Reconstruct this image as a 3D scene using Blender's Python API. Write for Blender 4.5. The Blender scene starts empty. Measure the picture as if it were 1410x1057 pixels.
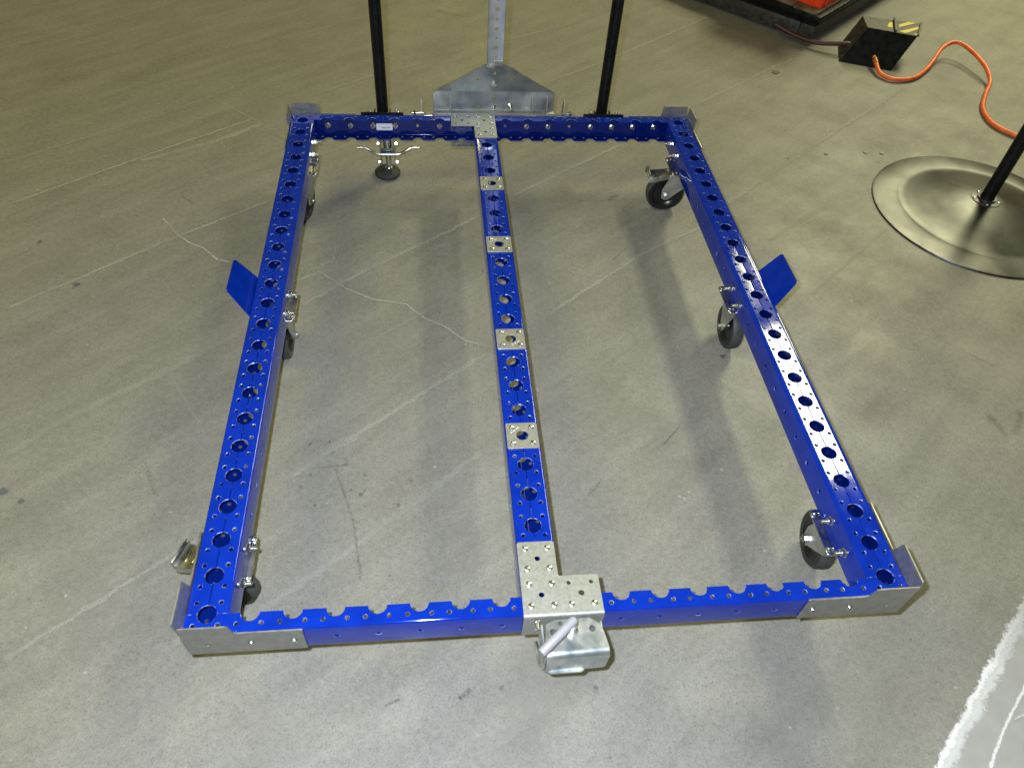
import bpy, bmesh, math, random
from mathutils import Vector, Matrix
random.seed(4)
S = bpy.context.scene
COL = S.collection
PI = math.pi
H = 0.23                       # height of the top of the frame above the floor (metres)
P = 0.07                       # hole pitch of the frame

# ------------------------------------------------------------------ camera
def euler_axes(t, p, r):
    f = Vector((-math.sin(t)*math.cos(p), math.cos(t)*math.cos(p), -math.sin(p)))
    rt = Vector((math.cos(t), math.sin(t), 0.0)); up = rt.cross(f)
    r2 = math.cos(r)*rt + math.sin(r)*up; u2 = -math.sin(r)*rt + math.cos(r)*up
    return r2, u2, f
CR, CU, CF = euler_axes(-0.14771531, 0.83387930, 0.08253607)
CAM = Vector((0.390254, -0.589811, 1.206973 + H))
cd = bpy.data.cameras.new('camera'); cam = bpy.data.objects.new('camera', cd); COL.objects.link(cam)
cd.sensor_width = 36; cd.lens = 1035.578/1410*36; cd.clip_start = 0.02; cd.clip_end = 200
m = Matrix((CR, CU, -CF)).transposed().to_4x4(); m.translation = CAM
cam.matrix_world = m
cd.dof.use_dof = True; cd.dof.focus_distance = 1.9; cd.dof.aperture_fstop = 6.3
S.camera = cam

# ------------------------------------------------------------------ world, lamps, exposure
W = bpy.data.worlds.new('World'); S.world = W; W.use_nodes = True
bg = W.node_tree.nodes['Background']; bg.inputs[0].default_value = (0.80, 0.71, 0.25, 1); bg.inputs[1].default_value = 0.125
S.view_settings.view_transform = 'Standard'; S.view_settings.look = 'None'
S.view_settings.exposure = 0.0; S.view_settings.gamma = 1.0
def area(name, loc, target, sx, sy, power, col, spread=PI):
    d = bpy.data.lights.new(name, 'AREA'); d.shape = 'RECTANGLE'; d.size = sx; d.size_y = sy; d.energy = power; d.color = col; d.spread = spread
    o = bpy.data.objects.new(name, d); COL.objects.link(o); o.location = loc
    if target is not None:
        o.rotation_euler = (Vector(target)-Vector(loc)).to_track_quat('-Z', 'Y').to_euler()
    return o
WARM = (1.0, 0.89, 0.27); WARMR = (1.0, 0.97, 0.58)
area('ceiling_lamp', (5.15, 5.5, 6.2), None, 0.85, 2.5, 390, WARMR)       # right hand row
area('ceiling_lamp', (5.48, 8.15, 6.2), None, 0.36, 1.1, 90, WARMR)
area('ceiling_lamp', (-3.9, 0.8, 6.2), None, 3.0, 2.6, 190, WARM)         # left hand row
area('ceiling_lamp', (0.95, 12.1, 6.2), None, 0.8, 0.5, 130, WARM)        # far row
area('ceiling_lamp', (7.5, 8.5, 6.2), None, 1.2, 2.6, 380, WARMR)
fl = bpy.data.lights.new('camera_flash', 'POINT'); fl.energy = 222; fl.shadow_soft_size = 0.012; fl.color = (0.74, 0.83, 1.0)
fo = bpy.data.objects.new('camera_flash', fl); COL.objects.link(fo); fo.location = CAM + CU*0.045 - CR*0.055

# ------------------------------------------------------------------ materials
def mat(name, col, rough=0.5, metal=0.0, **k):
    m = bpy.data.materials.new(name); m.use_nodes = True
    b = m.node_tree.nodes['Principled BSDF']
    b.inputs['Base Color'].default_value = (*col, 1); b.inputs['Roughness'].default_value = rough; b.inputs['Metallic'].default_value = metal
    for a, v in k.items(): b.inputs[a].default_value = v
    return m
def ramp_noise(m, c0, c1, scale, lo=0.35, hi=0.65, detail=4, rough=None, bump=0.0, bscale=None, coord='Object'):
    nt = m.node_tree; b = nt.nodes['Principled BSDF']
    tc = nt.nodes.new('ShaderNodeTexCoord'); n = nt.nodes.new('ShaderNodeTexNoise')
    n.inputs['Scale'].default_value = scale; n.inputs['Detail'].default_value = detail
    nt.links.new(tc.outputs[coord], n.inputs['Vector'])
    r = nt.nodes.new('ShaderNodeValToRGB'); r.color_ramp.elements[0].position = lo; r.color_ramp.elements[1].position = hi
    r.color_ramp.elements[0].color = (*c0, 1); r.color_ramp.elements[1].color = (*c1, 1)
    nt.links.new(n.outputs['Fac'], r.inputs[0]); nt.links.new(r.outputs[0], b.inputs['Base Color'])
    if rough:
        mr = nt.nodes.new('ShaderNodeMapRange'); mr.inputs['To Min'].default_value = rough[0]; mr.inputs['To Max'].default_value = rough[1]
        mr.inputs['From Min'].default_value = 0.3; mr.inputs['From Max'].default_value = 0.7
        nt.links.new(n.outputs['Fac'], mr.inputs['Value']); nt.links.new(mr.outputs[0], b.inputs['Roughness'])
    if bump:
        n2 = nt.nodes.new('ShaderNodeTexNoise'); n2.inputs['Scale'].default_value = bscale or scale*4; n2.inputs['Detail'].default_value = 2
        nt.links.new(tc.outputs[coord], n2.inputs['Vector'])
        bp = nt.nodes.new('ShaderNodeBump'); bp.inputs['Strength'].default_value = bump; bp.inputs['Distance'].default_value = 0.001
        nt.links.new(n2.outputs['Fac'], bp.inputs['Height']); nt.links.new(bp.outputs[0], b.inputs['Normal'])
    return m
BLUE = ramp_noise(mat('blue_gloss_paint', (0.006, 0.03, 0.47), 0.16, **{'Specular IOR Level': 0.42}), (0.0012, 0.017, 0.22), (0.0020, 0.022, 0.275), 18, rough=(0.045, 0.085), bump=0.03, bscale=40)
BLUEIN = ramp_noise(mat('darker_inner_blue', (0.001, 0.01, 0.1), 0.2, **{'Specular IOR Level': 0.4}), (0.0008, 0.007, 0.085), (0.0012, 0.009, 0.11), 18, rough=(0.06, 0.11), bump=0.03, bscale=40)  # darker blue for the inward faces of the channels
GLINT = ramp_noise(mat('painted_edge_glint', (0.3, 0.36, 0.6), 0.3, 0.3), (0.006, 0.03, 0.28), (0.34, 0.40, 0.62), 120, lo=0.44, hi=0.64, rough=(0.25, 0.4))  # bright glints on the hole rims, put into the colour in patches
ZINC = ramp_noise(mat('bright_zinc_plating', (0.5, 0.5, 0.48), 0.3, 1.0), (0.50, 0.52, 0.52), (0.66, 0.66, 0.60), 35, rough=(0.22, 0.38))
PLATE = ramp_noise(mat('dull_zinc_plate', (0.4, 0.4, 0.36), 0.5, 0.75), (0.325, 0.325, 0.292), (0.362, 0.362, 0.322), 160, detail=8, rough=(0.45, 0.6), bump=0.06, bscale=300)
GALV = ramp_noise(mat('mottled_galvanised_steel', (0.4, 0.42, 0.44), 0.35, 0.9), (0.20, 0.23, 0.245), (0.36, 0.36, 0.34), 14, detail=3, rough=(0.25, 0.42), bump=0.04)
HITCH = ramp_noise(mat('rubbed_zinc_casting', (0.4, 0.42, 0.42), 0.35, 0.85), (0.36, 0.41, 0.42), (0.62, 0.62, 0.56), 26, detail=7, rough=(0.24, 0.42), bump=0.05)
BLACKP = ramp_noise(mat('black_powder_coat', (0.004, 0.004, 0.004), 0.3, **{'Specular IOR Level': 0.22}), (0.003, 0.003, 0.003), (0.006, 0.006, 0.006), 40, rough=(0.25, 0.45))
BRK = ramp_noise(mat('corner_bracket_steel', (0.4, 0.4, 0.36), 0.4, 0.85), (0.30, 0.30, 0.28), (0.38, 0.38, 0.34), 90, detail=5, rough=(0.36, 0.46))
MAST = ramp_noise(mat('silver_mast_steel', (0.4, 0.4, 0.36), 0.4, 0.7), (0.37, 0.39, 0.40), (0.50, 0.51, 0.51), 30, detail=6, rough=(0.32, 0.45))
FORKM = ramp_noise(mat('satin_zinc_fork', (0.4, 0.4, 0.36), 0.4, 0.8), (0.36, 0.37, 0.35), (0.48, 0.48, 0.43), 60, detail=6, rough=(0.34, 0.46))
BLACKR = ramp_noise(mat('black_plastic_wheel_core', (0.012, 0.011, 0.010), 0.3), (0.004, 0.004, 0.004), (0.009, 0.009, 0.008), 30)
GREYR = ramp_noise(mat('grey_rubber_tread', (0.075, 0.08, 0.078), 0.6), (0.024, 0.026, 0.025), (0.042, 0.045, 0.043), 40)
FOOTR = ramp_noise(mat('dusty_black_rubber', (0.02, 0.02, 0.018), 0.7), (0.009, 0.010, 0.009), (0.024, 0.025, 0.021), 60)
GREYH = mat('light_grey_plastic', (0.27, 0.26, 0.265), 0.38)
STICK = mat('white_sticker', (0.62, 0.62, 0.66), 0.5)
INK = mat('grey_ink', (0.12, 0.12, 0.13), 0.6)
ETCH = mat('etched_mark', (0.75, 0.75, 0.72), 0.5)
ORANGE = ramp_noise(mat('orange_hose_rubber', (0.85, 0.14, 0.02), 0.42), (0.70, 0.10, 0.02), (0.90, 0.17, 0.03), 30)
RED = mat('orange_red_plastic', (0.85, 0.06, 0.01), 0.4)
BRASS = mat('brass_fitting', (0.5, 0.36, 0.14), 0.35, 1.0)
DKRED = mat('dark_red_hose_rubber', (0.05, 0.015, 0.012), 0.5)
YEL = mat('yellow_hazard_paint', (0.62, 0.50, 0.06), 0.5)
WORN = ramp_noise(mat('worn_black_paint', (0.03, 0.03, 0.026), 0.5), (0.012, 0.012, 0.011), (0.05, 0.047, 0.038), 40)
WOOD = ramp_noise(mat('grimy_wood', (0.12, 0.085, 0.045), 0.7), (0.05, 0.035, 0.02), (0.17, 0.12, 0.07), 25, detail=8)
BASE = ramp_noise(mat('brushed_iron_disc', (0.3, 0.29, 0.27), 0.4, 0.9), (0.042, 0.042, 0.042), (0.105, 0.105, 0.104), 5, lo=0.36, hi=0.58, detail=9, rough=(0.34, 0.42), bump=0.03, bscale=120)

# ------------------------------------------------------------------ object helpers
ORG = {}
def empty(name, loc, label=None, cat=None, group=None):
    o = bpy.data.objects.new(name, None); COL.objects.link(o); o.location = loc; o.empty_display_size = 0.05
    ORG[o.name] = Vector(loc)
    if label: o['label'] = label
    if cat: o['category'] = cat
    if group: o['group'] = group
    return o
def link(name, me, m, parent=None, loc=(0, 0, 0), rot=None, label=None):
    """loc is in world metres unless the parent is a local group (ORG missing)."""
    if me.materials: pass
    elif m: me.materials.append(m)
    o = bpy.data.objects.new(name, me); COL.objects.link(o)
    if parent is not None:
        o.parent = parent
        o.location = Vector(loc) - ORG.get(parent.name, Vector((0, 0, 0)))
    else:
        o.location = loc
    ORG[o.name] = Vector(loc)
    if rot: o.rotation_euler = rot
    if label: o['label'] = label
    return o
def finish(bm, name='mesh', angle=35, m=None):
    bmesh.ops.recalc_face_normals(bm, faces=bm.faces)
    me = bpy.data.meshes.new(name); bm.to_mesh(me); bm.free()
    if len(me.polygons):
        me.shade_smooth(); me.set_sharp_from_angle(angle=math.radians(angle))
    if m: me.materials.append(m)
    return me
def bm_box(bm, x0, x1, y0, y1, z0, z1, bev=0.0, M=None):
    v = [bm.verts.new((x, y, z)) for x in (x0, x1) for y in (y0, y1) for z in (z0, z1)]
    f = [bm.faces.new([v[i] for i in q]) for q in ((0, 1, 3, 2), (4, 6, 7, 5), (0, 4, 5, 1), (2, 3, 7, 6), (0, 2, 6, 4), (1, 5, 7, 3))]
    if bev:
        es = list({e for q in f for e in q.edges})
        r = bmesh.ops.bevel(bm, geom=es, offset=bev, segments=2, affect='EDGES', profile=0.5)
        v = list({x for q in r['faces'] for x in q.verts} | {x for x in v if x.is_valid})
    if M is not None: bmesh.ops.transform(bm, matrix=M, verts=v)
    return v
def bm_cyl(bm, a, b, r, r2=None, seg=20, caps=True):
    a = Vector(a); b = Vector(b); d = b-a; r2 = r if r2 is None else r2
    M = Matrix.Translation((a+b)/2) @ d.to_track_quat('Z', 'Y').to_matrix().to_4x4()
    return bmesh.ops.create_cone(bm, cap_ends=caps, segments=seg, radius1=r, radius2=r2, depth=d.length, matrix=M)['verts']
def bm_lathe(bm, prof, seg=32, M=None):
    rings = []
    for r, z in prof:
        if r < 1e-6: rings.append([bm.verts.new((0, 0, z))])
        else: rings.append([bm.verts.new((r*math.cos(2*PI*i/seg), r*math.sin(2*PI*i/seg), z)) for i in range(seg)])
    for a, b in zip(rings, rings[1:]):
        for i in range(seg):
            j = (i+1) % seg
            q = [a[i % len(a)], a[j % len(a)], b[j % len(b)], b[i % len(b)]]
            u = []
            for v in q:
                if v not in u: u.append(v)
            if len(u) > 2: bm.faces.new(u)
    vs = [v for r in rings for v in r]
    if M is not None: bmesh.ops.transform(bm, matrix=M, verts=vs)
    return vs
def bm_tube(bm, pts, r, seg=10, sub=6, closed=False):
    """smooth tube through points (Catmull-Rom)"""
    P_ = [Vector(p) for p in pts]; path = []
    if sub > 1:
        Q = [2*P_[0]-P_[1]] + P_ + [2*P_[-1]-P_[-2]]
        for i in range(1, len(Q)-2):
            for k in range(sub):
                t = k/sub; a, b, c, d = Q[i-1:i+3]
                path.append(0.5*((2*b)+(c-a)*t+(2*a-5*b+4*c-d)*t*t+(3*b-a-3*c+d)*t**3))
        path.append(P_[-1])
    else: path = P_
    up = Vector((0, 0, 1)); rings = []
    for i, p in enumerate(path):
        d = (path[min(i+1, len(path)-1)]-path[max(i-1, 0)]).normalized()
        s = d.cross(up)
        if s.length < 0.05: s = d.cross(Vector((0, 1, 0)))
        s.normalize(); u = s.cross(d)
        rings.append([bm.verts.new(p + r*(math.cos(2*PI*k/seg)*s + math.sin(2*PI*k/seg)*u)) for k in range(seg)])
    for a, b in zip(rings, rings[1:]):
        for k in range(seg): bm.faces.new((a[k], a[(k+1) % seg], b[(k+1) % seg], b[k]))
    bm.faces.new(rings[0]); bm.faces.new(rings[-1][::-1])
def bm_prism(bm, pts, z0, z1, M=None, bev=0.0):
    lo = [bm.verts.new((x, y, z0)) for x, y in pts]; hi = [bm.verts.new((x, y, z1)) for x, y in pts]
    n = len(pts); fs = [bm.faces.new(lo[::-1]), bm.faces.new(hi)]
    for i in range(n): fs.append(bm.faces.new((lo[i], lo[(i+1) % n], hi[(i+1) % n], hi[i])))
    vs = lo+hi
    if bev:
        es = list(fs[0].edges)+list(fs[1].edges)
        r = bmesh.ops.bevel(bm, geom=es, offset=bev, segments=1, affect='EDGES')
        vs = list({v for f in r['faces'] for v in f.verts} | {v for v in vs if v.is_valid})
    if M is not None: bmesh.ops.transform(bm, matrix=M, verts=vs)
    return vs
def circ(cx, cy, r, n=12, a0=0.0, a1=2*PI, ends=False):
    k = n+1 if ends else n
    return [(cx+r*math.cos(a0+(a1-a0)*i/n), cy+r*math.sin(a0+(a1-a0)*i/n)) for i in range(k)]
def rrect(x0, x1, y0, y1, r, n=4):
    o = []
    for cx, cy, a in ((x1-r, y1-r, 0), (x0+r, y1-r, PI/2), (x0+r, y0+r, PI), (x1-r, y0+r, 1.5*PI)):
        o += circ(cx, cy, r, n, a, a+PI/2, True)
    return o
def sheet_bm(outline, holes, t, bev=0.0):
    """flat sheet in XY with real holes, thickness t centred on z=0"""
    c = bpy.data.curves.new('tmp', 'CURVE'); c.dimensions = '2D'; c.fill_mode = 'BOTH'; c.extrude = t/2-bev; c.bevel_depth = bev; c.bevel_resolution = 0; c.offset = -bev
    for pts in [outline]+holes:
        s = c.splines.new('POLY'); s.points.add(len(pts)-1)
        for q, p in zip(s.points, pts): q.co = (p[0], p[1], 0, 1)
        s.use_cyclic_u = True
    o = bpy.data.objects.new('tmp', c); COL.objects.link(o)
    me = bpy.data.meshes.new_from_object(o)
    bm = bmesh.new(); bm.from_mesh(me); bpy.data.objects.remove(o); bpy.data.curves.remove(c); bpy.data.meshes.remove(me)
    bmesh.ops.remove_doubles(bm, verts=bm.verts, dist=1e-6)
    return bm
def xf(bm, M): bmesh.ops.transform(bm, matrix=M, verts=bm.verts); return bm
RX = lambda a: Matrix.Rotation(math.radians(a), 4, 'X')
RY = lambda a: Matrix.Rotation(math.radians(a), 4, 'Y')
RZ = lambda a: Matrix.Rotation(math.radians(a), 4, 'Z')
T = lambda x, y, z: Matrix.Translation((x, y, z))

# ------------------------------------------------------------------ punched channel: half of a square frame beam
RB = 0.0045; HW = 0.035; TH = 0.003; RH = 0.0153; RS = 0.0036
FLAT = HW-RB; ARC = PI*RB/2; SW = 2*HW-2*RB; DEV = 2*FLAT+2*ARC+SW
def channel(u0, u1, ks, tilt=0.0):
    """bent sheet running along local x (u). Local y = 0 at the open side, -HW at the wall; z = 0 top, -2HW bottom"""
    g = 0.0004
    def edge(s, sign):          # notched edge, from u0 to u1
        pts = []
        for k in ks:
            c = k*P
            a0, a1 = (PI, 0) if sign > 0 else (-PI, 0)
            arc = circ(c, s, RH, 14, a0, a1, True)
            # mouth of each notch opens into the sheet
            arc = [(x, s+sign*abs(y-s)) for x, y in arc]
            arc = [(x, y) for x, y in arc if u0-1e-6 <= x <= u1+1e-6]
            if abs(c-u0) < 1e-6: arc = [(u0, s+sign*RH)]+[q for q in arc if q[0] > u0+1e-5]
            elif abs(c-u1) < 1e-6: arc = [q for q in arc if q[0] < u1-1e-5]+[(u1, s+sign*RH)]
            pts += arc
        if not (abs(ks[0]*P-u0) < 1e-6): pts = [(u0, s)]+pts
        if not (abs(ks[-1]*P-u1) < 1e-6): pts = pts+[(u1, s)]
        return pts
    out = edge(g, 1) + edge(DEV-g, -1)[::-1]
    holes = []
    for k in ks:
        for du in (-0.02, 0.02):
            if u0+0.005 < k*P+du < u1-0.005:
                for s in (0.02, DEV-0.02): holes.append(circ(k*P+du, s, RS, 10))
        if u0+0.006 < k*P < u1-0.006: holes.append(circ(k*P, DEV/2, 0.0046, 12))
    bm = sheet_bm(out, holes, TH, 0.0008)
    cuts = [FLAT+ARC*i/4 for i in range(5)] + [FLAT+ARC+SW+ARC*i/4 for i in range(5)]
    for c in cuts:
        bmesh.ops.bisect_plane(bm, geom=list(bm.verts)+list(bm.edges)+list(bm.faces), plane_co=(0, c, 0), plane_no=(0, 1, 0), dist=1e-6)
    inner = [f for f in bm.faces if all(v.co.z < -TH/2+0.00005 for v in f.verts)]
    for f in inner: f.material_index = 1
    for f in bm.faces:            # bevel round every punched edge takes the pale painted-glint colour
        zs = [v.co.z for v in f.verts]
        if max(zs) > TH/2-0.00005 and min(zs) < TH/2-0.0003 and min(zs) > 0:
            ss = [v.co.y for v in f.verts]
            if max(ss) > 0.0026 and min(ss) < DEV-0.0026: f.material_index = 2
    for v in bm.verts:
        u, s, w = v.co; w = TH/2-w          # w = depth under the outer skin
        if s <= FLAT: y, z = -s, -w - tilt*(FLAT-s)
        elif s < FLAT+ARC:
            a = (s-FLAT)/RB; y = -FLAT-(RB-w)*math.sin(a); z = -RB+(RB-w)*math.cos(a)
        elif s <= FLAT+ARC+SW: y, z = -HW+w, -RB-(s-FLAT-ARC)
        elif s < DEV-FLAT:
            a = (s-FLAT-ARC-SW)/RB; y = -FLAT-(RB-w)*math.cos(a); z = -2*HW+RB-(RB-w)*math.sin(a)
        else: y, z = -(DEV-s), -2*HW+w
        v.co = (u, y, z)
    me = finish(bm, 'channel', 30); me.materials.append(BLUE); me.materials.append(BLUEIN); me.materials.append(GLINT); return me

CART = empty('cart_frame', (0.595, 0.805, 0), 'blue perforated steel cart frame on six casters with grey coupler and black posts', 'cart frame')

LEN = 23*P
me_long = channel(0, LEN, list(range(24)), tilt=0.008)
# side and centre beams run along +y: rotate local x onto y.  wall towards +x for RZ(90); mirrored half = same mesh turned by 180
for x in (0.0, 17*P, 8*P):
    b = empty('side_beam' if x != 8*P else 'centre_beam', (x, 0, H)); b.parent = CART; b.location = Vector((x, 0, H))-ORG[CART.name]
    ORG[b.name] = Vector((x, 0, H))
    # one root mesh carries each half
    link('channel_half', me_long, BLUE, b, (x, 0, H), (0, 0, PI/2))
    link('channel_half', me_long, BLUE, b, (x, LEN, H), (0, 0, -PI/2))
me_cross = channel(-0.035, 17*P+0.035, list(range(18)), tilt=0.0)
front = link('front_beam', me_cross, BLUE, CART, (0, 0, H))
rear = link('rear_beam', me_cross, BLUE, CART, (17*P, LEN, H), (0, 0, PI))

# ------------------------------------------------------------------ bolts
def button_head(r=0.0058, h=0.0034):
    bm = bmesh.new()
    bm_lathe(bm, [(r, 0), (r, h*0.35), (r*0.88, h*0.75), (r*0.62, h), (r*0.45, h)], 20)
    # hex socket
    hx = [bm.verts.new((r*0.45*math.cos(PI/3*i), r*0.45*math.sin(PI/3*i), h)) for i in range(6)]
    lo = [bm.verts.new((v.co.x, v.co.y, h*0.3)) for v in hx]
    for i in range(6): bm.faces.new((hx[i], hx[(i+1) % 6], lo[(i+1) % 6], lo[i]))
    bm.faces.new(lo)
    return finish(bm, 'button_head', 30, ZINC)
BUTTON = button_head()
def hexnut(r=0.0075, h=0.0065, stud=0.012, rs=0.004):
    """washer, nut and projecting thread along +z"""
    bm = bmesh.new()
    bm_cyl(bm, (0, 0, 0), (0, 0, 0.0015), r*1.25, seg=20)
    n = bm_cyl(bm, (0, 0, 0.0015), (0, 0, 0.0015+h), r, seg=6)
    bm_lathe(bm, [(r*0.86, 0.0015+h), (r*0.8, 0.0022+h), (rs, 0.0024+h)], 20)
    z = 0.0015+h; prof = []
    while z < stud+0.008:
        prof += [(rs, z), (rs*0.86, z+0.0006)]; z += 0.0012
    prof += [(rs*0.7, z), (0, z)]
    bm_lathe(bm, prof, 14)
    return finish(bm, 'hex_nut', 30, ZINC)
NUT = hexnut()
NUTS = hexnut(0.0065, 0.005, 0.008, 0.003)
HEXB = hexnut(0.0075, 0.006, 0.001, 0.003)

# ------------------------------------------------------------------ joining plates
def plate_obj(name, outline, holes, t, m, parent, loc, rot=None, bolts=(), label=None):
    me = finish(sheet_bm(outline, holes, t, 0.0004), name, 30, m)
    o = link(name, me, m, parent, loc, rot, label)
    for bx, by in bolts:
        q = bpy.data.objects.new('bolt', BUTTON); COL.objects.link(q); q.parent = o; q.location = (bx, by, t/2); q.rotation_euler.z = random.random()*2
    return o
E2 = 0.0345
def l_plate(loc, rot, label, flap):
    o_ = [(-E2, -E2)] + [(E2+P, -E2)] + [(E2+P, E2-0.002), (E2+P-0.002, E2), (E2+0.001, E2), (E2-0.001, E2+0.002), (E2-0.001, E2+P-0.003), (E2-0.004, E2+P)] + [(-E2+0.003, E2+P), (-E2, E2+P-0.003)]
    bl = [(-.02, -.02), (.02, -.02), (-.02, .02), (.02, .02), (-.02, .05), (.02, .05), (-.02, .09), (.02, .09), (.05, -.02), (.09, -.02)]
    hs = [circ(0, 0, .0048, 16), circ(0, P, .0048, 16), circ(P, 0, .0050, 16), circ(.05, .02, .0036, 12), circ(.09, .02, .0036, 12)]
    o = plate_obj('joining_plate', o_, hs, 0.003, PLATE, CART, loc, rot, bl, label)
    if flap:
        # bent flap running down the outer face
        bm = bmesh.new(); n = 6; r = 0.006; ya = -E2; pr = []
        for i in range(n+1):
            a = PI/2*i/n; pr.append((ya-r*math.sin(a), 0.0015-r+r*math.cos(a)))
        pr.append((ya-r, -0.066))
        pi = [(y+0.003 if k >= n else y+0.003*math.sin(PI/2*k/n), z-0.003*math.cos(PI/2*min(k, n)/n)) for k, (y, z) in enumerate(pr)]
        for k in range(len(pr)-1):
            for (A, B) in ((pr[k], pr[k+1]),):
                bm.faces.new([bm.verts.new((x, y, z)) for x, (y, z) in ((-E2, A), (E2+P, A), (E2+P, B), (-E2, B))])
            A, B = pi[k], pi[k+1]
            bm.faces.new([bm.verts.new((x, y, z)) for x, (y, z) in ((-E2, B), (E2+P, B), (E2+P, A), (-E2, A))])
            for x in (-E2, E2+P): bm.faces.new([bm.verts.new((x, y, z)) for (y, z) in (pr[k], pi[k], pi[k+1], pr[k+1])])
        A, B = pr[-1], pi[-1]; bm.faces.new([bm.verts.new((x, y, z)) for x, (y, z) in ((-E2, A), (E2+P, A), (E2+P, B), (-E2, B))])
        bmesh.ops.remove_doubles(bm, verts=bm.verts, dist=1e-6)
        f = bpy.data.objects.new('bent_flap', finish(bm, 'flap', 40, PLATE)); COL.objects.link(f); f.parent = o
    return o
ZP = H+0.0016
l_plate((8*P, 0.0, ZP), None, 'L-shaped joining plate at the front, bent down over the beam behind the coupler', True)
l_plate((8*P, LEN, ZP), (0, 0, PI), 'L-shaped joining plate at the rear of the frame', False)
low = l_plate((8*P, LEN, H-0.0716), (0, PI, 0), 'L-shaped joining plate under the rear beam', False)
low.rotation_euler = (PI, 0, 0); low.scale = (-1, 1, 1)
etch = bmesh.new()
for i in range(9):
    if i in (2, 5): continue
    bm_box(etch, -0.013+i*0.0026, -0.0115+i*0.0026, 0.0, 0.0022, 0, 0.0001)
ETCHM = finish(etch, 'etching', 30, ETCH)
for k, (row, ang) in enumerate(((5, 40), (9, 35), (14, 32), (18, 0))):
    s = 0.0325
    sq = plate_obj('square_plate', rrect(-s, s, -s, s, 0.003, 3), [circ(0, 0, 0.0122, 24)], 0.003, PLATE, CART, (8*P, row*P, ZP), None, [(-.02, -.02), (.02, -.02), (-.02, .02), (.02, .02)])
    if ang:
        e = bpy.data.objects.new('etched_text', ETCHM); COL.objects.link(e); e.parent = sq
        sx = -1 if k != 1 else 1
        e.location = (sx*0.0125, 0.014 if sx < 0 else -0.014, 0.0015); e.rotation_euler.z = math.radians(ang)

# ------------------------------------------------------------------ corner brackets (stacking guides)
def corner_bracket():
    """origin at the outer corner of the frame at top height; arms run along +x and +y, outside the faces"""
    t = 0.003
    bm = bmesh.new()
    def arm():
        out = [(-0.0005, -0.068), (0.193, -0.068), (0.193, 0.0005), (0.190, 0.0025), (0.088, 0.0025), (0.084, 0.006), (0.081, 0.030), (0.077, 0.034), (0.004, 0.034), (0.001, 0.030), (-0.0005, 0.0)]
        b = sheet_bm(out, [circ(0.035, -0.035, 0.0046, 14), circ(0.105, -0.035, 0.0046, 14), circ(0.175, -0.035, 0.0046, 14)], t, 0.0003)
        return b
    for k in range(2):
        b = arm()
        if k == 0: xf(b, T(0, -t/2-0.0006, 0) @ RX(90))
        else: xf(b, T(-t/2-0.0006, 0, 0) @ RZ(90) @ RX(90))
        # raised guide ears lean outwards
        for v in b.verts:
            if v.co.z > 0.003:
                if k == 0: v.co.y -= (v.co.z-0.003)*0.10
                else: v.co.x -= (v.co.z-0.003)*0.16
        me = bpy.data.meshes.new('t'); b.to_mesh(me); b.free(); bm.from_mesh(me); bpy.data.meshes.remove(me)
    # rounded bend joining the arms below the ears
    n = 5; prev = None
    for i in range(n+1):
        a = PI+PI/2*i/n
        o_ = (0.0+0.0036*math.cos(a), 0.0+0.0036*math.sin(a)); i_ = (0.0+0.0006*math.cos(a), 0.0006*math.sin(a))
        cur = [bm.verts.new((*o_, -0.068)), bm.verts.new((*o_, -0.003)), bm.verts.new((*i_, -0.003)), bm.verts.new((*i_, -0.068))]
        if prev:
            for j in range(4): bm.faces.new((prev[j], prev[(j+1) % 4], cur[(j+1) % 4], cur[j]))
        prev = cur
    return finish(bm, 'corner', 35, BRK)
CB = corner_bracket()
def corner(x, y, sx, sy, label):
    o = link('corner_bracket', CB, BRK, CART, (x, y, H), None, label)
    o.scale = (sx, sy, 1)
    for d in (0.105, 0.175):
        for ax in (0, 1):
            if sy < 0 and ax == 0: continue
            q = bpy.data.objects.new('bolt', BUTTON); COL.objects.link(q); q.parent = o
            q.location = (d, -0.0036, -0.035) if ax == 0 else (-0.0036, d, -0.035)
            q.rotation_euler = (PI/2, 0, 0) if ax == 0 else (0, -PI/2, 0)
    return o
X1 = 17*P+0.035; Y1 = LEN+0.035
corner(-0.035, -0.035, 1, 1, 'corner bracket at the front left')
corner(X1, -0.035, -1, 1, 'corner bracket at the front right')
corner(-0.035, Y1, 1, -1, 'corner bracket at the rear left')
corner(X1, Y1, -1, -1, 'corner bracket at the rear right')

# nuts on the inner faces of the beams
def nut(x, y, z, d, me=None):
    r = {'+x': (0, PI/2, 0), '-x': (0, -PI/2, 0), '-y': (PI/2, 0, 0), '+y': (-PI/2, 0, 0)}[d]
    return link('nut', me or NUT, ZINC, CART, (x, y, z), r)
ZM = H-0.035
for y in (0.07, 0.14, 11*P, 12*P-0.004, 21*P, 22*P):
    nut(0.0352, y, ZM, '+x'); nut(17*P-0.0352, y, ZM, '-x')
for k in (1, 2, 3, 4, 6, 10, 11, 13, 14, 15, 16):
    nut(k*P, LEN+HW-TH-0.0002, ZM, '-y', NUTS)

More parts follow.
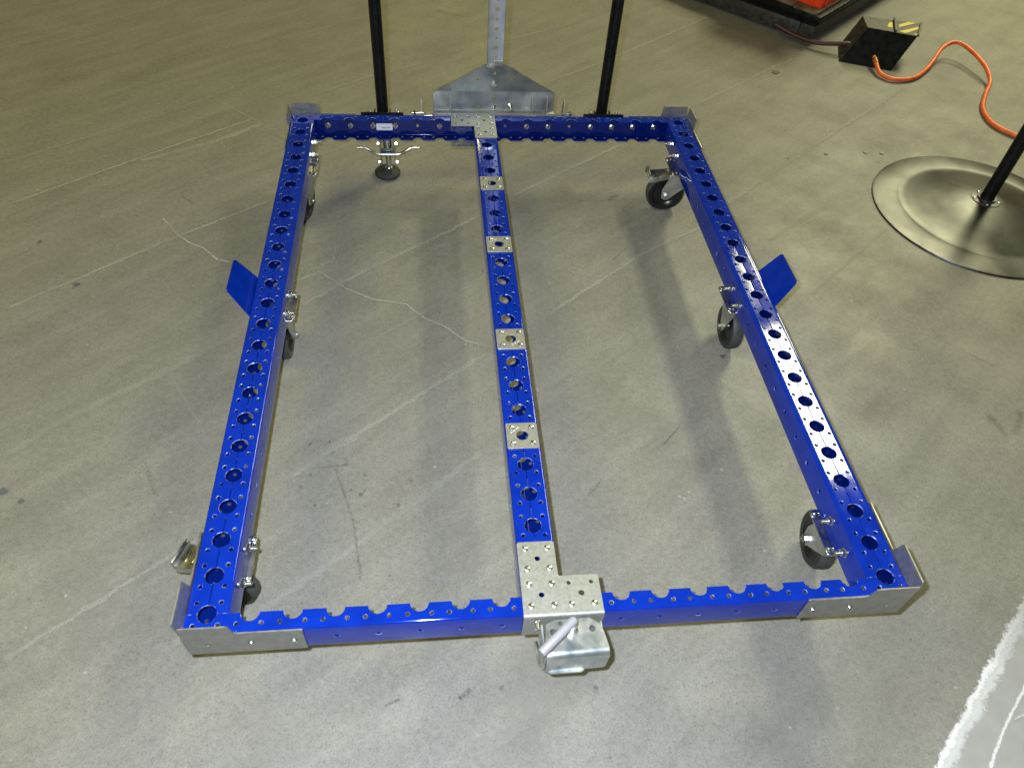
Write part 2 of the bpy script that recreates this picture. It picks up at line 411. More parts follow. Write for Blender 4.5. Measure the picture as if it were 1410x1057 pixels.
# ------------------------------------------------------------------ blue side wings
def wing():
    bm = bmesh.new()
    # profile in (o, z): hugging the wall, then a short bend, then sloping out and up
    pr = [(0.0, -0.066), (0.0, -0.012), (0.0015, -0.006), (0.005, -0.001), (0.040, 0.060)]
    t = 0.003
    def half(o, z):      # half width as a function of height
        if z < -0.004: return 0.0665, 0.0665
        k = max(0, (z+0.001)/0.061); return 0.0665-0.012*k, 0.0665-0.010*k
    yc = 0.80
    n = len(pr); L_ = []; 
    for i, (o, z) in enumerate(pr):
        a = pr[max(i-1, 0)]; b = pr[min(i+1, n-1)]; d = Vector((b[0]-a[0], b[1]-a[1])).normalized(); nn = Vector((d.y, -d.x))
        f, g = half(o, z)
        L_.append([(-(o+0.0), -f, z), (-(o+0.0), g, z), (-(o+nn.x*t), g, z+nn.y*t), (-(o+nn.x*t), -f, z+nn.y*t)])
    rows = [[bm.verts.new(p) for p in r] for r in L_]
    for a, b in zip(rows, rows[1:]):
        for j in range(4): bm.faces.new((a[j], a[(j+1) % 4], b[(j+1) % 4], b[j]))
    bm.faces.new(rows[0]); bm.faces.new(rows[-1])
    es = [e for e in bm.edges if all(v in rows[-1] for v in e.verts)]
    # round the two outer corners
    ce = [e for e in bm.edges if (rows[-1][0] in e.verts and rows[-1][3] in e.verts) or (rows[-1][1] in e.verts and rows[-1][2] in e.verts)]
    bmesh.ops.bevel(bm, geom=ce, offset=0.004, segments=3, affect='EDGES')
    return finish(bm, 'wing', 35, BLUE)
WG = wing()
for x, sx, side in ((-0.0353, 1, 'left'), (X1+0.0003, -1, 'right')):
    o = link('guide_wing', WG, BLUE, CART, (x, 0.802, H)); o.scale = (sx, 1, 1)

# ------------------------------------------------------------------ casters
def wheel_parts():
    R, w = 0.0625, 0.017
    bm = bmesh.new()
    bm_lathe(bm, [(0.047, -w*0.86), (R-0.004, -w*0.9), (R-0.001, -w*0.7), (R, -w*0.3), (R, w*0.3), (R-0.001, w*0.7), (R-0.004, w*0.9), (0.047, w*0.86)], 56, RX(90))
    tread = finish(bm, 'tread', 40, GREYR)
    bm = bmesh.new()
    prof = [(0.0, w*1.1), (0.011, w*1.1), (0.013, w*0.95), (0.016, w*0.55), (0.036, w*0.40), (0.041, w*0.62), (0.0445, w*0.88), (0.0545, w*0.93), (0.0565, w*0.9)]
    full = prof + [(r, -z) for r, z in prof[::-1]]
    bm_lathe(bm, full, 56, RX(90))
    core = finish(bm, 'core', 35, BLACKR)
    return tread, core
TREAD, CORE = wheel_parts()
def fork_mesh(off, zt):
    """axis along local y; wheel centre at (off,0,0.0625). zt = underside of top plate"""
    bm = bmesh.new()
    for s in (-1, 1):
        pts = [(-0.030, zt-0.012), (0.034, zt-0.012), (off+0.017, 0.0625+0.022), (off+0.015, 0.0625-0.006), (off+0.007, 0.0625-0.014), (off-0.008, 0.0625-0.014), (off-0.015, 0.0625-0.004), (-0.030, zt-0.045)] if off > 0.001 else \
              [(-0.044, zt-0.002), (0.044, zt-0.002), (0.042, zt-0.022), (0.012, 0.0625-0.002), (0.008, 0.0625-0.012), (-0.008, 0.0625-0.012), (-0.012, 0.0625-0.002), (-0.042, zt-0.022)]
        b = bmesh.new()
        bm_prism(b, pts, -0.00125, 0.00125, None, 0.0006)
        xf(b, T(0, s*0.0235, 0) @ RX(90))
        # embossed rib
        me = bpy.data.meshes.new('t'); b.to_mesh(me); b.free(); bm.from_mesh(me)
    if off > 0.001:
        bm_box(bm, -0.031, 0.036, -0.0245, 0.0245, zt-0.016, zt-0.012, 0.001)
        bm_cyl(bm, (0, 0, zt-0.013), (0, 0, zt), 0.026, seg=36)
        bm_cyl(bm, (0, 0, zt-0.013), (0, 0, zt-0.003), 0.031, seg=36)
        bm_box(bm, -0.031, -0.0285, -0.0225, 0.0225, zt-0.044, zt-0.013)
    else:
        bm_box(bm, -0.044, 0.044, -0.0245, 0.0245, zt-0.0045, zt-0.0003, 0.001)
    return finish(bm, 'fork', 35, FORKM)
def axle_mesh(off):
    bm = bmesh.new()
    bm_cyl(bm, (off, -0.026, 0.0625), (off, 0.026, 0.0625), 0.0045, seg=14)
    for s in (-1, 1):
        bm_cyl(bm, (off, s*0.025, 0.0625), (off, s*0.0325, 0.0625), 0.0085, seg=6)
        bm_cyl(bm, (off, s*0.0325, 0.0625), (off, s*0.037, 0.0625), 0.004, seg=12)
    return finish(bm, 'axle', 30, ZINC)
ZT = 0.1545
def top_plate_mesh():
    a, b = 0.0525, 0.046
    hs = []
    for sx in (-1, 1):
        for sy in (-1, 1):
            hs.append([(sx*0.040+q[0], sy*0.034+q[1]) for q in rrect(-0.0045, 0.0045, -0.0065, 0.0065, 0.0044, 4)])
    b_ = sheet_bm(rrect(-b, b, -a, a, 0.009, 5), [[(y, x) for x, y in h][::-1] for h in hs], 0.0035, 0.0004)
    return finish(b_, 'plate', 30, ZINC)
TPM = top_plate_mesh()
FORKS = fork_mesh(0.038, ZT); FORKF = fork_mesh(0.0, ZT); AXS = axle_mesh(0.038); AXF = axle_mesh(0.0)
def pedal_mesh():
    bm = bmesh.new()
    prof = [(0.010, 0.128), (0.040, 0.133), (0.072, 0.127), (0.098, 0.121), (0.106, 0.124), (0.111, 0.132)]
    wd = [0.019, 0.022, 0.025, 0.028, 0.028, 0.025]
    rows = []
    for (x, z), w in zip(prof, wd):
        rows.append([bm.verts.new(p) for p in ((x, -w, z), (x, -w*0.9, z+0.004), (x, w*0.9, z+0.004), (x, w, z), (x, w, z-0.010), (x, w-0.002, z-0.010), (x, w-0.002, z+0.0015), (x, -w+0.002, z+0.0015), (x, -w+0.002, z-0.010), (x, -w, z-0.010))])
    for a, b in zip(rows, rows[1:]):
        for j in range(10): bm.faces.new((a[j], a[(j+1) % 10], b[(j+1) % 10], b[j]))
    bm.faces.new(rows[0]); bm.faces.new(rows[-1])
    # pressed ribs across the step
    for x in (0.060, 0.075, 0.090):
        bm_box(bm, x-0.002, x+0.002, -0.011, 0.011, 0.1275, 0.1335, 0.0007, T(0, 0, -(x-0.06)*0.18))
    # upturned lip
    bm_box(bm, -0.0012, 0.0012, -0.026, 0.026, 0, 0.014, 0.0006, T(0.111, 0, 0.131) @ RY(-28))
    return finish(bm, 'pedal', 40, ZINC)
PEDAL = pedal_mesh()
def caster(x, y, ang, brake, fixed=False, label=None, trail=0.038):
    c = empty('caster', (x, y, 0)); c.parent = CART; c.location = Vector((x, y, 0))-ORG[CART.name]; ORG[c.name] = Vector((0, 0, 0))
    if label: c['label'] = label
    a = math.radians(ang)
    def sub(n, me, r=0.0, loc=(0, 0, 0)):
        o = bpy.data.objects.new(n, me); COL.objects.link(o); o.parent = c; o.rotation_euler = (0, 0, r); o.location = loc; return o
    sub('top_plate', TPM, 0, (0, 0, ZT+0.0018))
    for sx in (-1, 1):
        for sy in (-1, 1): sub('bolt', BUTTON, 0.4, (sx*0.0405, sy*0.040, ZT+0.0036))
    off = 0 if fixed else trail
    own = not fixed and trail != 0.038
    sub('fork', FORKF if fixed else (fork_mesh(off, ZT) if own else FORKS), a); sub('axle', AXF if fixed else (axle_mesh(off) if own else AXS), a)
    for n, me in (('tread', TREAD), ('wheel_core', CORE)):
        o = sub(n, me, a, (off*math.cos(a), off*math.sin(a), 0.0625))
    if brake: sub('brake_pedal', PEDAL, a)
XL, XR = 0.0, 17*P
caster(XL-0.003, 0.138, 160, True, trail=0.024, label='front left caster with its brake pedal pointing outwards')
caster(XR-0.004, 0.138, 84, False, label='front right caster')
caster(XL+0.003, 0.835, 90, False, True, label='middle left caster')
caster(XR-0.003, 0.835, 90, False, True, label='middle right caster')
caster(XL+0.003, 1.467, -103, False, label='rear left caster')
caster(XR-0.004, 1.467, 176, True, label='rear right caster with its brake pedal pointing inwards')

# ------------------------------------------------------------------ coupler at the front
cp = empty('coupler', (0.60, -0.04, H)); cp.parent = CART; cp.location = ORG['coupler']-ORG[CART.name]
def coupler():
    # housing: side profile (y,z) swept over x, holes cut in the two faces
    xc, hw = 0.0, 0.051
    t = 0.004; r = 0.014
    top_len = 0.052; fr_len = 0.046
    dev = top_len + PI/2*r + fr_len
    out = [(-hw+0.004, 0.006), (-hw+0.020, 0.0), (hw-0.022, 0.0), (hw-0.006, 0.012), (hw-0.001, 0.026), (hw+0.003, top_len), (hw+0.002, dev-0.004), (hw-0.002, dev), (-hw+0.004, dev), (-hw, dev-0.004), (-hw-0.002, top_len), (-hw, 0.03)]
    holes = [circ(-0.036, 0.020, 0.0055, 16), circ(-0.022, 0.006, 0.004, 14), circ(0.031, 0.019, 0.0055, 16)]
    for x in (-0.030, 0.000, 0.030): holes.append(circ(x, dev-0.020, 0.0036, 14))
    bm = sheet_bm(out, holes, t, 0.0005)
    for i in range(9):
        c = top_len + PI/2*r*i/8
        bmesh.ops.bisect_plane(bm, geom=list(bm.verts)+list(bm.edges)+list(bm.faces), plane_co=(0, c, 0), plane_no=(0, 1, 0), dist=1e-6)
    for v in bm.verts:
        x, s, w = v.co; w = t/2-w
        if s <= top_len: y, z = -s, -w
        elif s < top_len+PI/2*r:
            a = (s-top_len)/r; y = -top_len-(r-w)*math.sin(a); z = -r+(r-w)*math.cos(a)
        else: y, z = -top_len-r+w, -r-(s-top_len-PI/2*r)
        v.co = (x, y, z)
    return finish(bm, 'housing', 40, HITCH)
ch = link('coupler_housing', coupler(), HITCH, cp, (0.608, -0.0455, H+0.0012), (math.radians(3), 0, math.radians(1.5)))
bm = bmesh.new()
side = [(-0.004, -0.006), (-0.062, -0.010), (-0.0635, -0.052), (-0.056, -0.066), (-0.036, -0.066), (-0.018, -0.056), (-0.004, -0.046)]
for sx in (-0.0525, 0.0495):
    b = bmesh.new(); bm_prism(b, side, -0.002, 0.002, None, 0.0008); xf(b, RZ(90) @ RX(90))
    link('side_cheek', finish(b, 'cheek', 35, HITCH), HITCH, cp, (0.608+sx, -0.045, H-0.002))
bm.free()
bm = bmesh.new()
bm_box(bm, -0.004, 0.004, -0.002, 0.002, -0.035, 0.002, 0.001); bm_cyl(bm, (0, -0.001, -0.002), (0, -0.012, -0.002), 0.004, seg=14)
bm_box(bm, -0.003, 0.003, -0.052, -0.004, -0.052, -0.046, 0.001, T(0, 0, 0) @ RX(-14))
link('release_bar', finish(bm, 'bar', 35, ZINC), ZINC, cp, (0.548, -0.045, H-0.004))
bm = bmesh.new()
bm_prism(bm, rrect(-0.046, 0.020, -0.020, 0.0, 0.007, 5), 0, 0.005, None, 0.001)
link('lower_lip', finish(bm, 'lip', 35, HITCH), HITCH, cp, (0.608, -0.092, H-0.0660))
bm = bmesh.new()
R_ = 0.0078
bm_lathe(bm, [(0.0, -0.0), (R_*0.96, 0.0), (R_, 0.0008)] + [(R_, 0.084)] + [(R_*math.cos(a), 0.084+R_*math.sin(a)) for a in [PI/2*i/6 for i in range(1, 7)]], 28)
hd = finish(bm, 'grip', 40, GREYH)
p0 = Vector((0.5445, -0.1125, H+0.028)); p1 = Vector((0.6045, -0.0635, H+0.036))
hg = link('lever_grip', hd, GREYH, cp, tuple(p0)); hg.rotation_euler = (p1-p0).to_track_quat('Z', 'Y').to_euler()
hg.scale = (1, 1, (p1-p0).length/0.087)
bm = bmesh.new(); bm_cyl(bm, (0, 0, 0), (0, 0, 0.032), 0.006, seg=20); bm_cyl(bm, (0, 0, 0), (0, 0, 0.004), 0.010, seg=20)
link('lever_pivot', finish(bm, 'pivot', 35, ZINC), ZINC, cp, (0.604, -0.0675, H+0.001))

# ------------------------------------------------------------------ black handle posts with their base plates
def post(x):
    p = empty('handle_post', (x, 1.68, H)); p.parent = CART; p.location = Vector((x, 1.68, H))-ORG[CART.name]; ORG[p.name] = Vector((x, 1.68, H))
    bm = bmesh.new(); bm_cyl(bm, (0, 0, -0.060), (0, 0, 0.80), 0.0180, seg=36)
    link('tube', finish(bm, 'tube', 35, BLACKP), BLACKP, p, (x, 1.682, H))
    bm = bmesh.new(); bm_box(bm, -0.066, 0.066, 0, 0.004, -0.068, 0.006, 0.001)
    bm_box(bm, -0.026, 0.026, 0.004, 0.030, -0.068, -0.062, 0.001)
    for s in (-1, 1): bm_box(bm, s*0.024-0.002, s*0.024+0.002, 0.004, 0.034, -0.066, 0.002, 0.0006)
    link('mounting_plate', finish(bm, 'mp', 35, BLACKP), BLACKP, p, (x, 1.6458, H))
    for s in (-0.042, 0.042):
        for dz in (0.0035,):
            link('bolt', HEXB, ZINC, p, (x+s, 1.6500, H-0.002), (-PI/2, 0, 0))
            link('bolt', NUTS, ZINC, p, (x+s+0.004, 1.660, H-0.006))
for x in (0.241, 0.949): post(x)
bm = bmesh.new(); bm_tube(bm, [(0.241, 1.682, 0), (0.243, 1.682, 0.03), (0.265, 1.682, 0.055), (0.35, 1.682, 0.06), (0.84, 1.682, 0.06), (0.925, 1.682, 0.055), (0.947, 1.682, 0.03), (0.949, 1.682, 0)], 0.018, 16, 5)
link('handle_bar', finish(bm, 'hb', 40, BLACKP), BLACKP, CART, (0, 0, H+0.80))

# ------------------------------------------------------------------ upright tow bar behind the rear beam
tb = empty('tow_bar', (0.598, 1.71, H)); tb.parent = CART; tb.location = ORG['tow_bar']-ORG[CART.name]
TX, TY = 0.598, 1.715
out = [(-0.196, -0.022), (0.196, -0.022), (0.196, 0.034), (0.193, 0.042), (0.186, 0.049), (0.130, 0.078), (0.080, 0.106), (0.052, 0.124), (0.038, 0.131), (0.026, 0.134), (-0.026, 0.134), (-0.038, 0.131), (-0.052, 0.124), (-0.080, 0.106), (-0.130, 0.078), (-0.186, 0.049), (-0.193, 0.042), (-0.196, 0.034)]
hs = [circ(0.0, 0.105, 0.005, 14), circ(0.0, 0.030, 0.005, 14), circ(-0.055, 0.085, 0.004, 12), circ(0.055, 0.085, 0.004, 12), circ(-0.050, 0.0, 0.0045, 12), circ(0.050, 0.0, 0.0045, 12)]
gp = sheet_bm(out, hs, 0.004, 0.0005)
bmesh.ops.bisect_plane(gp, geom=list(gp.verts)+list(gp.edges)+list(gp.faces), plane_co=(0, 0.045, 0), plane_no=(0, 1, 0), dist=1e-6)
for v in gp.verts:
    v.co.z += max(0, 0.045-v.co.y)*0.22
xf(gp, RX(90))
gus = link('gusset_plate', finish(gp, 'gusset', 20, GALV), GALV, tb, (TX, TY, H))
for z in (0.072, -0.003):
    link('bolt', HEXB, ZINC, tb, (TX-0.001, TY-0.003-(0.009 if z < 0.04 else 0), H+z), (PI/2, 0, 0))
link('bolt', NUT, ZINC, tb, (TX+0.05, TY-0.012, H+0.006), (math.radians(115), 0, 0.3))
# mast: folded hat section with a row of holes
hs = []; z = 0.022; k = 0
while z < 0.93:
    hs.append(circ(0, z, 0.0062 if k % 2 else 0.0040, 14)); z += 0.028; k += 1
hs = [h for h in hs]
ms = sheet_bm([(-0.040, 0.0), (0.040, 0.0), (0.040, 0.95), (-0.040, 0.95)], hs, 0.0025, 0.0003)
for c in (-0.0255, -0.0235, 0.0235, 0.0255, -0.012, 0.012):
    bmesh.ops.bisect_plane(ms, geom=list(ms.verts)+list(ms.edges)+list(ms.faces), plane_co=(c, 0, 0), plane_no=(1, 0, 0), dist=1e-6)
for v in ms.verts:
    x, y, w = v.co
    if abs(x) > 0.0245:
        s = 1 if x > 0 else -1; d = abs(x)-0.0245
        v.co = (s*(0.0245-(0 if True else 0)) - s*(-w if False else 0)*1, y, -d*1.0)
        v.co.x = s*(0.0245 + (w if w < 0 else w)*1.0)
    elif abs(x) < 0.0125: v.co.z = w-0.0022
xf(ms, RX(90))
link('mast', finish(ms, 'mast', 25, MAST), MAST, tb, (TX-0.001, TY-0.006, H+0.137))
bm = bmesh.new(); bm_box(bm, -0.0235, 0.0235, -0.003, 0.0, 0, 0.026, 0.0006, RX(10)); bm_box(bm, -0.0235, 0.0235, -0.001, 0.012, 0, 0.002)
link('mast_foot', finish(bm, 'mf', 30, ZINC), ZINC, tb, (TX-0.001, TY-0.0105, H+0.126))
# hinge: bar, pin and upright ears
bm = bmesh.new(); bm_box(bm, -0.195, 0.195, -0.012, 0.012, -0.0015, 0.0015, 0.0005)
link('hinge_flange', finish(bm, 'hf', 30, PLATE), PLATE, tb, (TX, TY-0.022, H-0.0135))
bm = bmesh.new(); bm_cyl(bm, (-0.225, 0, 0), (0.225, 0, 0), 0.006, seg=18)
link('hinge_pin', finish(bm, 'pin', 30, ZINC), ZINC, tb, (TX, TY-0.048, H-0.014))
ear = bmesh.new(); bm_prism(ear, [(-0.022, -0.03), (0.014, -0.03), (0.014, 0.0), (-0.006, 0.042), (-0.014, 0.042), (-0.022, 0.0)], -0.0017, 0.0017, RZ(90) @ RX(90), 0.0)
EAR = finish(ear, 'ear', 30, PLATE)
for x in (0.364, 0.412, 0.456, 0.718, 0.766, 0.822):
    h = 1.0 if 0.4 < x < 0.8 else 0.72
    o = link('hinge_ear', EAR, PLATE, tb, (x, 1.690, H+0.004)); o.scale = (1, 1, h)
for x, s in ((0.352, -1), (0.832, 1)):
    bm = bmesh.new(); bm_cyl(bm, (-0.018, 0, 0), (0.018, 0, 0), 0.0045, seg=14); bm_cyl(bm, (s*0.006, 0, 0), (s*0.013, 0, 0), 0.0085, seg=6)
    link('hinge_bolt', finish(bm, 'hb', 30, ZINC), ZINC, tb, (x, 1.664, H-0.003))
bm = bmesh.new(); bm_box(bm, -0.20, 0.20, 0, 0.004, -0.06, 0.001, 0.0006)
link('hinge_back_plate', finish(bm, 'hbp', 30, GALV), GALV, tb, (TX, 1.6457, H-0.001))

# ------------------------------------------------------------------ floor lock under the rear beam
fk = empty('floor_lock', (0.25, 1.655, 0)); fk.parent = CART; fk.location = ORG['floor_lock']-ORG[CART.name]
FX, FY = 0.249, 1.662
bm = bmesh.new(); bm_lathe(bm, [(0.0, 0.0), (0.040, 0.0), (0.043, 0.003), (0.043, 0.010), (0.036, 0.017), (0.020, 0.021), (0.012, 0.030), (0.0, 0.030)], 40)
link('rubber_foot', finish(bm, 'rf', 35, FOOTR), FOOTR, fk, (FX-0.006, FY+0.004, 0.004))
bm = bmesh.new(); bm_cyl(bm, (0, 0, 0.026), (0, 0, 0.12), 0.0085, seg=20); bm_cyl(bm, (0, 0, 0.10), (0, 0, 0.158), 0.0135, seg=24); bm_cyl(bm, (0, 0, 0.028), (0, 0, 0.034), 0.013, seg=6)
link('spindle', finish(bm, 'sp', 35, ZINC), ZINC, fk, (FX, FY, 0))
bm = bmesh.new()
bm_box(bm, -0.036, 0.036, -0.03, 0.03, 0.154, 0.1575, 0.0008)
for s in (-1, 1):
    bm_box(bm, s*0.0225-0.0015, s*0.0225+0.0015, -0.013, 0.013, 0.05, 0.156, 0.0006)
bm_box(bm, -0.022, 0.022, -0.0155, -0.013, 0.088, 0.112, 0.0006)
link('lock_bracket', finish(bm, 'lb', 35, GALV), GALV, fk, (FX, FY, 0))
for s in (-1, 1):
    for z in (0.055, 0.122):
        link('bolt', HEXB, ZINC, fk, (FX+s*0.0245, FY-0.004, z), (0, s*PI/2, 0))
bm = bmesh.new()
pts = [(-0.101, -0.004, 0.112), (-0.080, -0.004, 0.112), (-0.058, -0.010, 0.103), (-0.036, -0.020, 0.096), (0, -0.021, 0.095), (0.036, -0.020, 0.096), (0.058, -0.010, 0.103), (0.080, -0.004, 0.112), (0.101, -0.004, 0.112)]
bm_tube(bm, pts, 0.0048, 12, 5)
for v in bm.verts:
    e = min(1.0, max(0.0, (abs(v.co.x)-0.066)/0.015)); v.co.z = 0.104+(v.co.z-0.104)*(1-0.45*e) + 0.0035*e; 
link('foot_bar', finish(bm, 'fb', 35, ZINC), ZINC, fk, (FX+0.003, FY-0.004, 0))

# sticker on the inner face of the rear beam
bm = bmesh.new(); bm_prism(bm, rrect(-0.0255, 0.0255, -0.0115, 0.0115, 0.003, 3), 0, 0.0003)
st = link('sticker', finish(bm, 'sticker', 30, STICK), STICK, CART, (0.2455, LEN+HW-TH-0.0003, H-0.040), (PI/2, 0, 0), 'white sticker with a line of small grey print')
bm = bmesh.new(); x = -0.010
while x < 0.019:
    w = random.choice((0.0007, 0.0012, 0.0018)); bm_box(bm, x, x+w, -0.0055+random.random()*0.001, -0.0010, 0.0003, 0.00045); x += w+random.choice((0.0007, 0.001))
q = bpy.data.objects.new('print', finish(bm, 'print', 30, INK)); COL.objects.link(q); q.parent = st

# ------------------------------------------------------------------ pole stand with a round base
DX, DY = 2.2586, 1.4313
ps = empty('pole_stand', (DX, DY, 0), 'black pole standing on a wide round domed steel base, at the right edge', 'pole stand')
bm = bmesh.new()
prof = [(0.0, 0.058), (0.045, 0.0575), (0.070, 0.055), (0.11, 0.047), (0.16, 0.034), (0.21, 0.020), (0.245, 0.0120), (0.262, 0.0092), (0.270, 0.0098), (0.278, 0.0103), (0.300, 0.0095), (0.345, 0.0075), (0.3535, 0.006), (0.355, 0.003), (0.354, 0.0)]
bm_lathe(bm, prof, 128); link('round_base', finish(bm, 'base', 40, BASE), BASE, ps, (DX, DY, 0))
bm = bmesh.new(); bm_lathe(bm, [(0.0225, 0.009), (0.030, 0.009), (0.0305, 0.0035), (0.048, 0.0025), (0.0485, 0.0)], 40)
link('collar', finish(bm, 'collar', 30, BASE), BASE, ps, (DX, DY, 0.0570))
bm = bmesh.new(); bm_lathe(bm, [(0.024, 0.0), (0.025, 0.004), (0.0225, 0.010), (0.0215, 0.02), (0.0215, 1.15), (0.0, 1.152)], 40)
link('pole', finish(bm, 'pole', 35, BLACKP), BLACKP, ps, (DX, DY, 0.0595))
for k in range(5):
    a = 0.5+2*PI*k/5
    link('screw', BUTTON, ZINC, ps, (DX+0.040*math.cos(a), DY+0.040*math.sin(a), 0.0598))

# ------------------------------------------------------------------ orange air hose
hp = [(2.345, 2.545, 0.035), (2.335, 2.49, 0.028), (2.335, 2.43, 0.014), (2.378, 2.385, 0.012), (2.472, 2.400, 0.012), (2.58, 2.49, 0.018), (2.690, 2.610, 0.05), (2.76, 2.64, 0.065), (2.80, 2.590, 0.060), (2.815, 2.46, 0.045), (2.80, 2.36, 0.022), (2.730, 2.26, 0.012), (2.655, 2.14, 0.0105), (2.632, 2.03, 0.0105), (2.665, 1.95, 0.0105), (2.76, 1.86, 0.0105), (2.95, 1.78, 0.0105), (3.3, 1.75, 0.0105)]
bm = bmesh.new(); bm_tube(bm, hp, 0.0088, 14, 8)
hose = link('air_hose', finish(bm, 'hose', 60, ORANGE), ORANGE, None, (0, 0, 0))
hose['label'] = 'bright orange air hose curling over the floor from the black foot pedal'; hose['category'] = 'hose'
bm = bmesh.new(); bm_lathe(bm, [(0.0, 0.0), (0.0115, 0), (0.0115, 0.004), (0.0095, 0.005), (0.0095, 0.008), (0.0115, 0.009), (0.0115, 0.013), (0.0095, 0.014), (0.0095, 0.017), (0.012, 0.018), (0.012, 0.026), (0, 0.026)], 16)
ft = link('hose_fitting', finish(bm, 'fit', 30, BRASS), BRASS, hose, (2.336, 2.497, 0.030)); ft.rotation_euler = (Vector((2.345, 2.545, 0.036))-Vector((2.336, 2.497, 0.030))).to_track_quat('Z', 'Y').to_euler()

# ------------------------------------------------------------------ foot pedal
fp = empty('foot_pedal', (2.36, 2.60, 0), 'black hooded foot pedal box with yellow and black striped top, beside the lift table', 'foot pedal')
B0, B1 = Vector((2.205, 2.571, 0.0)), Vector((2.411, 2.487, 0.0)); T0, T1 = Vector((2.307, 2.620, 0.13)), Vector((2.502, 2.541, 0.13)); U1, U0 = Vector((2.578, 2.671, 0.13)), Vector((2.335, 2.744, 0.13))
def slab(pts, t, m, name, parent):
    bm = bmesh.new(); n = (pts[1]-pts[0]).cross(pts[2]-pts[0]).normalized()
    a = [bm.verts.new(p) for p in pts]; b = [bm.verts.new(p-n*t) for p in pts]; k = len(pts)
    bm.faces.new(a); bm.faces.new(b[::-1])
    for i in range(k): bm.faces.new((a[i], b[i], b[(i+1) % k], a[(i+1) % k]))
    bmesh.ops.bevel(bm, geom=list(bm.edges), offset=0.0008, segments=1, affect='EDGES')
    return link(name, finish(bm, name, 30, m), m, parent, (0, 0, 0))
V0 = Vector((2.26, 2.72, 0)); V1 = Vector((2.50, 2.66, 0))
slab([B0, B1, T1, T0], 0.003, BLACKP, 'front_cover', fp)
slab([T0, T1, U1, U0], 0.003, WORN, 'top_cover', fp)
slab([B1, V1, U1, T1], 0.003, BLACKP, 'side_cover', fp)
slab([V0, B0, T0, U0], 0.003, WORN, 'side_cover', fp)
slab([B0, V0, V1, B1], 0.003, BLACKP, 'bottom_plate', fp)
def tp(a, b, dz=0.0): return T0.lerp(T1, a).lerp(U0.lerp(U1, a), b) + Vector((0, 0, 0.0012+dz))
for quad in (((.62, .42), (.92, .97), (.78, .97), (.62, .66)), ((.62, .10), (.76, .05), (.975, .50), (.975, .72)), ((.93, .03), (.975, .03), (.975, .14), (.93, .14)), ((.40, .35), (.50, .30), (.51, .78), (.45, .72))):
    slab([tp(*q) for q in quad], 0.0008, YEL, 'yellow_stripe', fp)
slab([tp(0.535, -0.02, 0.008), tp(0.575, -0.02, 0.008), tp(0.555, 1.02, 0.012), tp(0.52, 1.02, 0.012)], 0.009, WORN, 'strap', fp)
slab([tp(0.985, -0.01, 0.006), tp(1.02, -0.01, 0.006), tp(1.02, 1.02, 0.006), tp(0.985, 1.02, 0.006)], 0.010, WORN, 'end_lip', fp)
bm = bmesh.new(); bm_tube(bm, [(1.98, 2.83, 0.05), (2.06, 2.76, 0.03), (2.14, 2.69, 0.03), (2.24, 2.65, 0.045), (2.30, 2.64, 0.05)], 0.010, 12, 6)
dh = link('supply_hose', finish(bm, 'sh', 60, DKRED), DKRED, None, (0, 0, 0)); dh['label'] = 'dark red hose running from the lift table into the foot pedal box'; dh['category'] = 'hose'

# ------------------------------------------------------------------ lift table with a timber top, cut off by the frame
LT = Vector((2.13, 2.745, 0)); LA = math.radians(43)
lt = empty('lift_table', tuple(LT), 'black steel lift table topped with grimy wooden boards behind the foot pedal', 'lift table'); lt.rotation_euler.z = LA
def ltobj(name, me, loc=(0, 0, 0)):
    o = bpy.data.objects.new(name, me); COL.objects.link(o); o.parent = lt; o.location = loc; return o
bm = bmesh.new()
for x0, x1, y0, y1 in ((0, 1.3, 0, 0.07), (0, 1.3, 0.73, 0.80), (0, 0.07, 0.07, 0.73), (1.23, 1.3, 0.07, 0.73)):
    bm_box(bm, x0, x1, y0, y1, 0.012, 0.075, 0.004)
ltobj('base_frame', finish(bm, 'bf', 30, WORN))
for x in (0.02, 1.22):
    for y in (0.02, 0.72):
        bm = bmesh.new(); bm_box(bm, 0, 0.06, 0, 0.06, 0.0, 0.012, 0.002); ltobj('foot', finish(bm, 'ft', 30, WORN), (x, y, 0))
for y in (0.10, 0.67):
    bm = bmesh.new(); bm_box(bm, 0.10, 1.15, y, y+0.03, 0.075, 0.098, 0.003); ltobj('scissor_arm', finish(bm, 'sa', 30, WORN))
bm = bmesh.new(); bm_box(bm, -0.02, 1.32, -0.02, 0.82, 0.100, 0.128, 0.004); ltobj('platform', finish(bm, 'pf', 30, BLACKP))
for k in range(6):
    bm = bmesh.new(); bm_box(bm, -0.02, 0.10, 0, 0.118, 0.1285, 0.142, 0.003); ltobj('board', finish(bm, 'bd', 30, WOOD), (0.01*(k % 2), 0.0+k*0.125, 0))
for k in range(6):
    bm = bmesh.new(); bm_box(bm, 0.115, 1.28, 0, 0.118, 0.1285, 0.142, 0.003); ltobj('board', finish(bm, 'bd', 30, WOOD), (0, 0.002+k*0.125, 0))
cr = empty('crate', (0, 0, 0), 'bright orange-red plastic crate standing on the corner of the lift table', 'crate')
c0 = Vector((2.143, 2.776, 0.1425)); cr.location = c0; cr.rotation_euler.z = LA
bm = bmesh.new()
bm_box(bm, 0, 0.60, 0, 0.012, 0, 0.28, 0.003); bm_box(bm, 0, 0.60, 0.388, 0.40, 0, 0.28, 0.003)
bm_box(bm, 0, 0.012, 0.012, 0.388, 0, 0.28, 0.003); bm_box(bm, 0.588, 0.60, 0.012, 0.388, 0, 0.28, 0.003); bm_box(bm, 0.012, 0.588, 0.012, 0.388, 0, 0.01)
o = bpy.data.objects.new('crate_body', finish(bm, 'cb', 30, RED)); COL.objects.link(o); o.parent = cr
